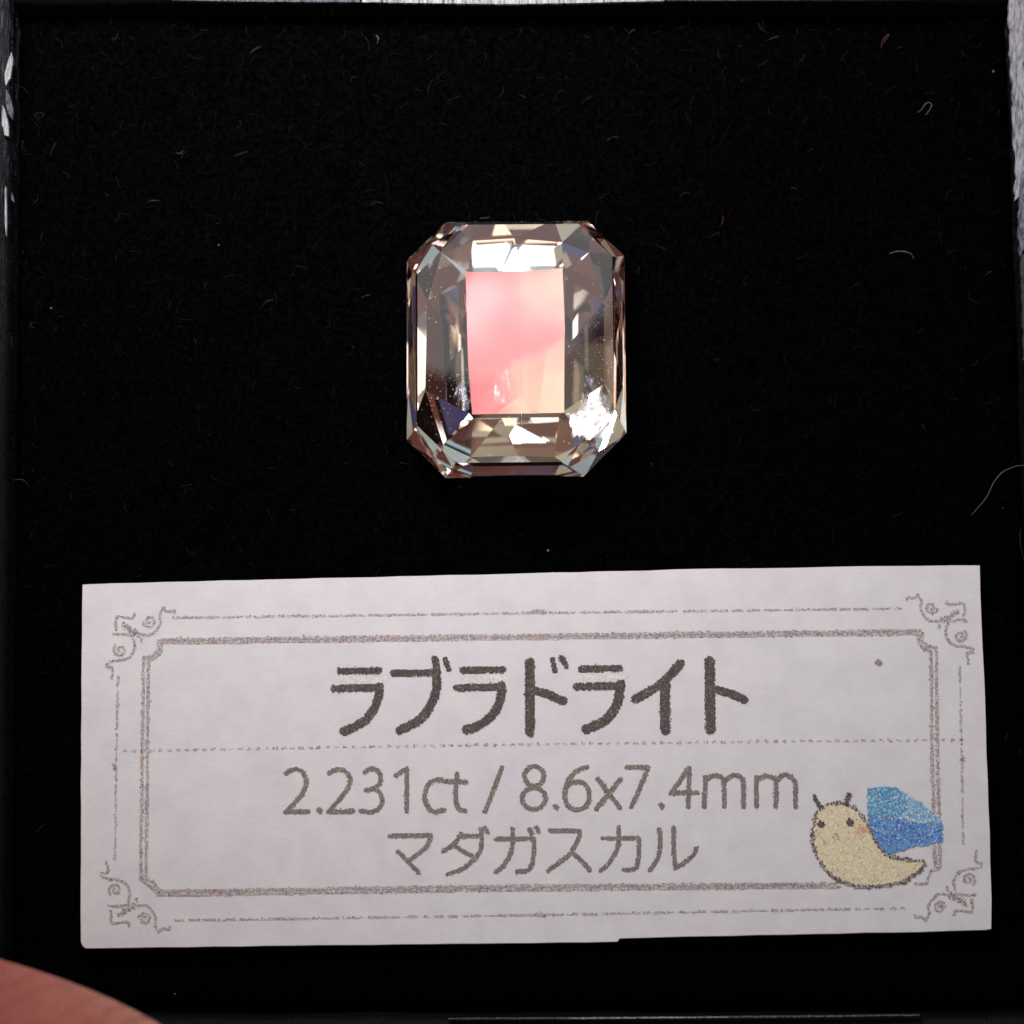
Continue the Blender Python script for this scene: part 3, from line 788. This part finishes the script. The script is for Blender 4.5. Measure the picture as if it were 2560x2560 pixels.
for (x, y, dx, dy) in ((1347, 1527, 12, 3), (285, 1916, 3, 12), (1350, 2287, 12, 3), (2406, 1896, 3, 12)):
    ink_patch("border_ornament", [([[(x - dx, y + dy * .4), (x, y - dy * .2), (x + dx, y + dy * .4)]], 9, LINE, .9, 1.3, 3.2)])
dots = []
p, q = (314, 1877), (2401, 1849)
nd = 95
for i in range(nd + 1):
    f = i / nd
    yy = p[1] + (q[1] - p[1]) * f - 3 * math.sin(f * math.pi)
    x_ = p[0] + (q[0] - p[0]) * f
    dots.append([(x_ - 3, yy), (x_ + 3, yy)])
ink_patch("dotted_line", [(dots, 6.2, THIN, .95, .8, 3.0)])
# corner ornaments, drawn once and mirrored
orn = [[(440, 740), (440, 595), (560, 600), (640, 605), (655, 560)],
       [(400, 800), (520, 795), (640, 815)],
       [(740, 800), (850, 808), (930, 740), (975, 650), (965, 560), (1010, 478)], [(1010, 478), (1060, 528), (1135, 515), (1140, 545)],
       [(640, 830), (662, 930), (650, 1005), (600, 1080), (500, 1115), (400, 1125), (330, 1150), (325, 1195), (395, 1200), (395, 1260), (380, 1330)],
       [(745, 850), (745, 890)]]
sp1 = [(840 + (18 + 62 * t) * math.cos(8.2 * t + 1), 640 + (18 + 62 * t) * math.sin(8.2 * t + 1)) for t in np.linspace(0, 1, 18)]
sp2 = [(485 + (18 + 66 * t) * math.cos(8.2 * t + 2), 990 + (18 + 66 * t) * math.sin(8.2 * t + 2)) for t in np.linspace(0, 1, 18)]
bl = [[(530, 690), (600, 740), (700, 795)]]
for (ax, ay, sx_, sy_, sc) in ((324, 1571, 1, 1, 1.0), (2377, 1537, -1, 1, .98), (312, 2279, 1, -1, 1.0), (2397, 2251, -1, -1, .98)):
    def M(pts): return [(ax + sx_ * (x - 600) / 4.83 * sc, ay + sy_ * (y - 730) / 4.83 * sc) for x, y in pts]
    ink_patch("corner_ornament", [([smooth_pts(M(o_), 4) for o_ in orn] + [M(sp1), M(sp2)], 5.6, BASE_L, 1.0, .4, 3.0), ([smooth_pts(M(o_), 4) for o_ in orn] + [M(sp1), M(sp2)], 5.2, LINE, .5, .9, 3.0), ([M(b_) for b_ in bl], 13, LINE[:5], .9, 1.6, 3.2)])
ink_patch("ink_spot", [([[(2196, 1657), (2199, 1658)]], 15, [((.25, .20, .22), 3), ((.33, .28, .30), 2)], 1, .4, 3.0)], "round stray grey spot")
# drawing of a small slug carrying a blue stone
S_ = lambda *p: tf(p, 1960, 1900, 4.391)
body = smooth_pts(S_((400, 530), (350, 620), (315, 740), (315, 880), (340, 1000), (400, 1130), (500, 1250), (620, 1330), (760, 1378), (900, 1393), (1050, 1380),
          (1200, 1365), (1320, 1335), (1400, 1270), (1480, 1220), (1545, 1130), (1440, 1105), (1300, 1085), (1170, 1060), (1090, 1000), (1010, 910),
          (960, 800), (910, 700), (860, 620), (780, 540), (700, 490), (590, 470), (480, 490), (400, 530)), 3)
gemp = S_((910, 310), (1030, 300), (1190, 290), (1300, 340), (1530, 490), (1720, 660), (1745, 720), (1740, 880), (1600, 930), (1400, 960), (1250, 1010), (1130, 1040), (1090, 1000), (1010, 900), (950, 780), (920, 600))
ink_patch("slug_drawing", [('poly', body, BODY, 1.0), ([S_((830, 780), (880, 770))], 22, BLUSH, .8, 3, 3.4), ([S_((350, 800), (365, 830))], 14, BLUSH, .7, 2, 3.4),
    ([body] + [S_((335, 405), (400, 520)), S_((712, 378), (682, 490))], 8, DARK + LINE[:3], .86, 1.4, 3.1),
    ([S_((405, 700), (418, 712)), S_((718, 682), (732, 690))], 17, DARK, .95, 1.2, 3.1), ([smooth_pts(S_((545, 830), (565, 815), (590, 830), (585, 860), (555, 862), (545, 835)))], 5, LINE, .7, 1, 3.1),
    ([S_((335, 405), (395, 515)), S_((712, 378), (684, 485))], 10, DARK, .95, 1.0, 3.1)],
    "cream slug with two feelers", 0.0030)
BLUE_A = [((.11, .28, .52), 4), ((.09, .31, .44), 3), ((.12, .24, .54), 3), ((.28, .50, .60), 3), ((.20, .44, .62), 3), ((.50, .62, .68), 1.6), ((.14, .42, .36), 1), ((.12, .26, .56), 2)]
BLUE_B = [((.10, .24, .58), 6), ((.16, .32, .62), 4), ((.06, .14, .44), 3), ((.24, .38, .64), 3), ((.10, .34, .48), 2), ((.20, .18, .45), 1), ((.5, .55, .70), .8)]
BLUE_C = [((.24, .40, .60), 4), ((.34, .50, .64), 4), ((.16, .34, .58), 3), ((.56, .64, .70), 3), ((.20, .50, .50), 1)]
ink_patch("blue_stone_drawing", [('poly', S_((910, 310), (1030, 300), (1190, 290), (1300, 340), (1350, 560), (1200, 640), (920, 620)), BLUE_A, .97, 3.6),
    ('poly', S_((920, 622), (1200, 642), (1500, 700), (1730, 690), (1745, 720), (1740, 880), (1600, 930), (1400, 960), (1250, 1010), (1130, 1040), (1090, 1000), (1010, 900), (950, 780)), BLUE_B, .97, 3.6),
    ('poly', S_((1300, 342), (1530, 490), (1720, 660), (1728, 688), (1500, 698), (1202, 640), (1352, 560)), BLUE_C, .97, 3.6)], "blue faceted stone on the slug's back", 0.0024)

# ------------------------------------------------------------------ the cut stone
gem = empty("faceted_gemstone", (GC.x, GC.y, -0.08))
tag(gem, "clear emerald cut gemstone with a glowing pink centre, lying on black velvet above the card", "gemstone")
GZ = 0.12                                     # height of the girdle
cut_px = [(1116, 555), (1471, 552), (1561, 640), (1566, 1083), (1460, 1190), (1114, 1194), (1017, 1100), (1017, 650)]
girdle = [P(x, y, GZ) for x, y in cut_px]
cen = sum(girdle, Vector()) / 8
def poly_offset(poly, ins):
    """move each side of a convex outline inwards by its own amount"""
    k = len(poly); lines = []
    c = sum(poly, Vector()) / k
    for i in range(k):
        a_, b_ = poly[i], poly[(i + 1) % k]
        d = (b_ - a_).normalized(); nrm = Vector((-d.y, d.x, 0))
        if nrm.dot(c - a_) < 0: nrm = -nrm
        lines.append((a_ + nrm * ins[i], d))
    res = []
    for i in range(k):
        (p0, d0), (p1, d1) = lines[i - 1], lines[i]
        den = d0.x * d1.y - d0.y * d1.x
        t = ((p1.x - p0.x) * d1.y - (p1.y - p0.y) * d1.x) / den
        res.append(p0 + d0 * t)
    return res
# sides in order: top, top right, right, bottom right, bottom, bottom left, left, top left
GIRD = 0.012
CULZ = GZ - GIRD - GP["depth"]
cul_px = [(1172, 694), (1406, 692), (1412, 706), (1406, 1040), (1396, 1054), (1184, 1056), (1174, 1044), (1166, 708)]
cul_c = [P(x, y, CULZ) for x, y in cul_px]
go = Vector(gem.location)
SUB = GP["sub"]
def crystal_mesh(gp):
    bm = bmesh.new()
    tableo = poly_offset(girdle, gp["cr"])
    Tv = [bm.verts.new((p.x, p.y, GZ + gp["crown"])) for p in tableo]
    Gt = [bm.verts.new((p.x, p.y, GZ)) for p in girdle]
    bm.faces.new(Tv)
    for i in range(8):
        j = (i + 1) % 8
        bm.faces.new((Gt[i], Gt[j], Tv[j], Tv[i]))
    # lower girdle ring, subdivided along every side; zigzag ring; culet ring
    low, cul, mid = [], [], []
    q = 0
    for i in range(8):
        j = (i + 1) % 8
        a_, b_ = girdle[i], girdle[j]
        for k_ in range(SUB[i]):
            f = k_ / SUB[i] + (gp["lowt"][q] / SUB[i] if k_ else 0)
            p = a_.lerp(b_, f); low.append(bm.verts.new((p.x, p.y, GZ - GIRD)))
            q_ = cul_c[i].lerp(cul_c[j], k_ / SUB[i] + (gp["cult"][q] / SUB[i] if k_ else 0)); cul.append(bm.verts.new((q_.x, q_.y, CULZ)))
            fm = (k_ + .5 + gp["dt"][q]) / SUB[i]
            gp_, cp = a_.lerp(b_, fm), cul_c[i].lerp(cul_c[j], fm)
            mm = gp_.lerp(cp, gp["inn"][q])
            mid.append(bm.verts.new((mm.x, mm.y, GZ - GIRD - GP["depth"] * gp["inn"][q] - gp["dz"][q])))
            q += 1
    N_ = len(low)
    s = 0
    for i in range(8):
        j = (i + 1) % 8
        chain = [low[(s + k_) % N_] for k_ in range(SUB[i] + 1)]
        bm.faces.new([Gt[j], Gt[i]] + chain)
        s += SUB[i]
    for i in range(N_):
        j = (i + 1) % N_; h = (i - 1) % N_
        bm.faces.new((low[i], mid[i], low[j]))
        bm.faces.new((cul[i], cul[j], mid[i]))
        bm.faces.new((low[i], mid[h], mid[i]))
        bm.faces.new((mid[h], cul[i], mid[i]))
    bm.faces.new(list(reversed(cul)))
    for v in bm.verts: v.co -= go
    bmesh.ops.recalc_face_normals(bm, faces=bm.faces)
    return bm
body_o = bm_obj("crystal", crystal_mesh(GP), m_gem, gem)
def C1(x, y): return (980 + x / 2.76, 520 + y / 2.76)
# sheen layer just above the culet, in flat pieces whose tilt and tone imitate facet reflections
pieces = [([(512, 478), (880, 480), (900, 1070), (528, 1075)], (-.055, .085), .00), ([(880, 480), (1172, 452), (1190, 900), (1100, 1000), (900, 1070)], (-.052, .087), .045),
          ([(528, 1075), (820, 1070), (800, 1385), (715, 1448), (556, 1452)], (-.080, .055), -.03), ([(820, 1070), (895, 1070), (895, 1320), (800, 1385)], (-.02, .10), .03),
          ([(715, 1448), (800, 1385), (895, 1320), (965, 1446)], (-.05, .09), .17), ([(895, 1070), (1060, 1012), (1040, 1200), (1010, 1444), (965, 1446), (895, 1320)], (-.04, .07), .05),
          ([(1060, 1012), (1100, 1000), (1186, 900), (1184, 1440), (1010, 1444), (1040, 1200)], (-.06, .10), .13)]
vs, fs, tl_, tn = [], [], [], []
for pts, ti, tone in pieces:
    k = len(vs)
    for (x, y) in pts:
        p = P(*C1(x, y), CULZ + .016); vs.append((p.x - go.x, p.y - go.y, p.z - go.z))
    fs.append(tuple(range(k + len(pts) - 1, k - 1, -1))); tl_.append((ti[0], ti[1], .995)); tn.append(tone)
shl = mesh_obj("sheen_layer", vs, fs, m_sheen, gem)
if shl.data.polygons[0].normal.z < 0: shl.data.flip_normals()
a_t = shl.data.attributes.new("tilt", 'FLOAT_VECTOR', 'FACE'); a_t.data.foreach_set("vector", [c for v in tl_ for c in v])
a_n = shl.data.attributes.new("tone", 'FLOAT', 'FACE'); a_n.data.foreach_set("value", tn)
shl["label"] = "pink to peach sheen in the middle"

# feathers, needles and specks inside the stone
def C1(x, y): return (980 + x / 2.76, 520 + y / 2.76)
def inner_sheet(name, pts, z0, z1, mat, label=None, rag=0.006):
    """ragged thin flake inside the crystal, z0 at its upper end and z1 at its lower end (as seen)"""
    ys = [p[1] for p in pts]; y0, y1 = min(ys), max(ys)
    out_ = []
    k = len(pts)
    for i in range(k):
        a_, b_ = pts[i], pts[(i + 1) % k]
        m_ = max(2, int(math.dist(a_, b_) / 30))
        for j in range(m_):
            f = j / m_
            x, y = a_[0] + (b_[0] - a_[0]) * f, a_[1] + (b_[1] - a_[1]) * f
            z = z0 + (z1 - z0) * (y - y0) / max(1, y1 - y0)
            p = P(*C1(x, y), z)
            out_.append((p.x + random.uniform(-rag, rag) - go.x, p.y + random.uniform(-rag, rag) - go.y, z - go.z))
    bm = bmesh.new()
    lay = bm.verts.layers.float.new("fade")
    c = sum((Vector(p) for p in out_), Vector()) / len(out_)
    r0 = [bm.verts.new(p) for p in out_]
    r1 = [bm.verts.new(c.lerp(Vector(p), .68)) for p in out_]
    cv = bm.verts.new(c); cv[lay] = 1.0
    for v in r1: v[lay] = 0.9
    m_ = len(r0)
    for i in range(m_):
        j = (i + 1) % m_
        bm.faces.new((r0[i], r0[j], r1[j], r1[i])); bm.faces.new((r1[i], r1[j], cv))
    bmesh.ops.recalc_face_normals(bm, faces=bm.faces)
    bm.normal_update()
    if sum(f.normal.z for f in bm.faces) < 0: bmesh.ops.reverse_faces(bm, faces=bm.faces)
    o = bm_obj(name, bm, mat, gem)
    if label: o["label"] = label
    return o
zt = GZ + GP["crown"]
inner_sheet("feather_inclusion", [(1250, 1400), (1340, 1300), (1430, 1290), (1500, 1380), (1550, 1450), (1540, 1570), (1490, 1610), (1230, 1605), (1200, 1500), (1190, 1420), (1215, 1390)], zt - .022, zt - .03, m_feather_dense, "brightest white feather in the lower right of the stone")
inner_sheet("feather_inclusion", [(1310, 1130), (1390, 1130), (1450, 1220), (1500, 1330), (1520, 1420), (1440, 1360), (1360, 1400), (1290, 1380), (1280, 1260)], zt - .02, zt - .024, m_feather, "bluish crumbly feather above the bright white one")
inner_sheet("feather_inclusion", [(510, 1120), (560, 1090), (555, 1440), (470, 1450), (415, 1430), (400, 1320), (440, 1200)], zt - .03, zt - .036, m_feather, "streaky white feather in the lower left of the stone", .004)
inner_sheet("feather_inclusion", [(700, 1110), (760, 1075), (850, 1075), (830, 1200), (800, 1400), (650, 1410), (640, 1330)], zt - .05, zt - .055, m_veil, "faint veil over the lower pink centre")
def needle(a_, b_, z, r):
    pa, pb = P(*C1(*a_), z) - go, P(*C1(*b_), z) - go
    tube("needle_inclusion", [pa, pa.lerp(pb, .5), pb], r, m_speck, gem, 4)
needle((890, 1070), (892, 1330), zt - .05, .0012)
needle((805, 1200), (835, 1330), zt - .045, .0009)
needle((500, 600), (512, 720), zt - .04, .0010)
needle((893, 1400), (895, 1520), zt - .035, .0008)
vs, fs = [], []
def add_speck(x, y, z, r):
    c = P(*C1(x, y), z) - go
    k = len(vs)
    for d in ((1, 0, 0), (0, 1, 0), (-1, 0, 0), (0, -1, 0), (0, 0, 1), (0, 0, -1)):
        vs.append((c.x + d[0] * r * random.uniform(.6, 1.5), c.y + d[1] * r * random.uniform(.6, 1.5), c.z + d[2] * r * .7))
    for a_, b_, c_ in ((0, 1, 4), (1, 2, 4), (2, 3, 4), (3, 0, 4), (1, 0, 5), (2, 1, 5), (3, 2, 5), (0, 3, 5)): fs.append((k + a_, k + b_, k + c_))
for cx, cy, sx_, sy_, n_, r in ((1430, 1000, 60, 200, 60, .0013), (1480, 1250, 40, 120, 60, .0016), (330, 1300, 90, 120, 55, .0014), (270, 620, 40, 90, 26, .0017),
                                (1300, 1250, 130, 120, 40, .0013), (1360, 1640, 90, 50, 30, .0016), (820, 1300, 160, 90, 26, .0011), (450, 900, 60, 200, 20, .0012), (850, 265, 40, 10, 8, .0018), (1400, 650, 50, 120, 22, .0012)):
    for _ in range(n_):
        x, y = random.gauss(cx, sx_), random.gauss(cy, sy_)
        if 200 < x < 1525 and 200 < y < 1690: add_speck(x, y, zt - random.uniform(.008, .05), r * random.uniform(.5, 1.6))
sp = mesh_obj("inclusion_specks", vs, fs, m_speck, gem)
sp["kind"] = "stuff"

# ------------------------------------------------------------------ the hand that holds the box
def hand():
    n1 = Vector((0.27, 0.96, 0)).normalized()
    e0, e1, e2 = P(-330, 2290, 1.0), P(130, 2368, 1.0), P(700, 2570, 1.0)
    J = {}
    def j(name, p, r, par=None): J[name] = (Vector(p), r, par)
    j("palm", (-7.2, -1.6, -3.6), 1.75)
    j("wrist", (-10.5, -3.2, -4.2), 1.9, "palm")
    j("forearm", (-15.5, -5.0, -5.0), 2.5, "wrist")
    j("thumb_base", (-7.0, -3.9, -1.9), 1.35, "palm")
    j("thumb_knuckle", (-5.2, -3.0, 0.1), 1.10, "thumb_base")
    j("thumb_joint", e0 - Vector((.05, 1, 0)) * .98 + Vector((-.7, .1, -.1)), 1.05, "thumb_knuckle")
    j("thumb_pad", e1 - n1 * 1.0, 1.04, "thumb_joint")
    j("thumb_tip", e2 - Vector((.44, .9, 0)) * .90, .84, "thumb_pad")
    j("thumb_end", e2 - Vector((-.05, 1.2, 0)) * .86, .52, "thumb_tip")
    fingers = [((-5.4, 1.4, -3.6), .95, (-4.4, 3.3, -2.6), .86, (-3.2, 3.6, -.6), .78, (-2.33, 2.42, .50), .70),
               ((-5.0, .2, -4.0), .98, (-2.9, .9, -3.4), .88, (-.9, 1.0, -2.7), .80, (.5, .9, -2.3), .66),
               ((-5.1, -1.0, -4.1), .95, (-3.0, -.5, -3.4), .85, (-1.2, -.5, -2.6), .76, (.1, -.6, -2.25), .64),
               ((-5.6, -2.1, -4.0), .86, (-3.9, -2.0, -3.5), .74, (-2.4, -1.9, -2.6), .66, (-1.4, -1.9, -2.2), .55)]
    for i, f in enumerate(fingers):
        par = "palm"
        for k_ in range(4):
            nm = f"f{i}{k_}"
            j(nm, f[2 * k_], f[2 * k_ + 1], par); par = nm
    names = list(J)
    me = bpy.data.meshes.new("person")
    me.from_pydata([tuple(J[k_][0]) for k_ in names], [(names.index(J[k_][2]), i) for i, k_ in enumerate(names) if J[k_][2]], [])
    o = bpy.data.objects.new("person", me); link(o)
    sk = o.modifiers.new("skin", 'SKIN'); sk.use_smooth_shade = True; sk.branch_smoothing = 0.6
    for i, k_ in enumerate(names):
        v = me.skin_vertices[0].data[i]; v.radius = (J[k_][1], J[k_][1]); v.use_root = (k_ == "palm")
    sb = o.modifiers.new("sub", 'SUBSURF'); sb.levels = sb.render_levels = 4
    dg = bpy.context.evaluated_depsgraph_get(); dg.update()
    me2 = bpy.data.meshes.new_from_object(o.evaluated_get(dg))
    o.modifiers.clear(); o.data = me2; me2.materials.clear(); me2.materials.append(m_skin)
    for p in me2.polygons: p.use_smooth = True
    tag(o, "hand holding the box, only the thumb's side in view at the lower left corner", "person")
    # nails lie on the backs of the thumb and the first finger
    for c, d, r in ((J["thumb_tip"][0], (J["thumb_end"][0] - J["thumb_pad"][0]).normalized(), .62), (J["f03"][0] + Vector((-.25, .35, .1)), (J["f03"][0] - J["f02"][0]).normalized(), .45)):
        bm = bmesh.new(); bmesh.ops.create_uvsphere(bm, u_segments=20, v_segments=12, radius=1)
        up = Vector((0, 0, 1)) if r > .5 else Vector((-.6, .6, .5)).normalized()
        s = d.cross(up).normalized(); u = s.cross(d)
        for v in bm.verts:
            q = v.co.copy()
            v.co = c + d * q.x * r * .9 + s * q.y * r * .72 + u * (q.z * .10 * r + (.80 if r > .5 else .62) - q.y * q.y * .22 * r)
        bm_obj("nail", bm, m_nail, o, True)
hand()
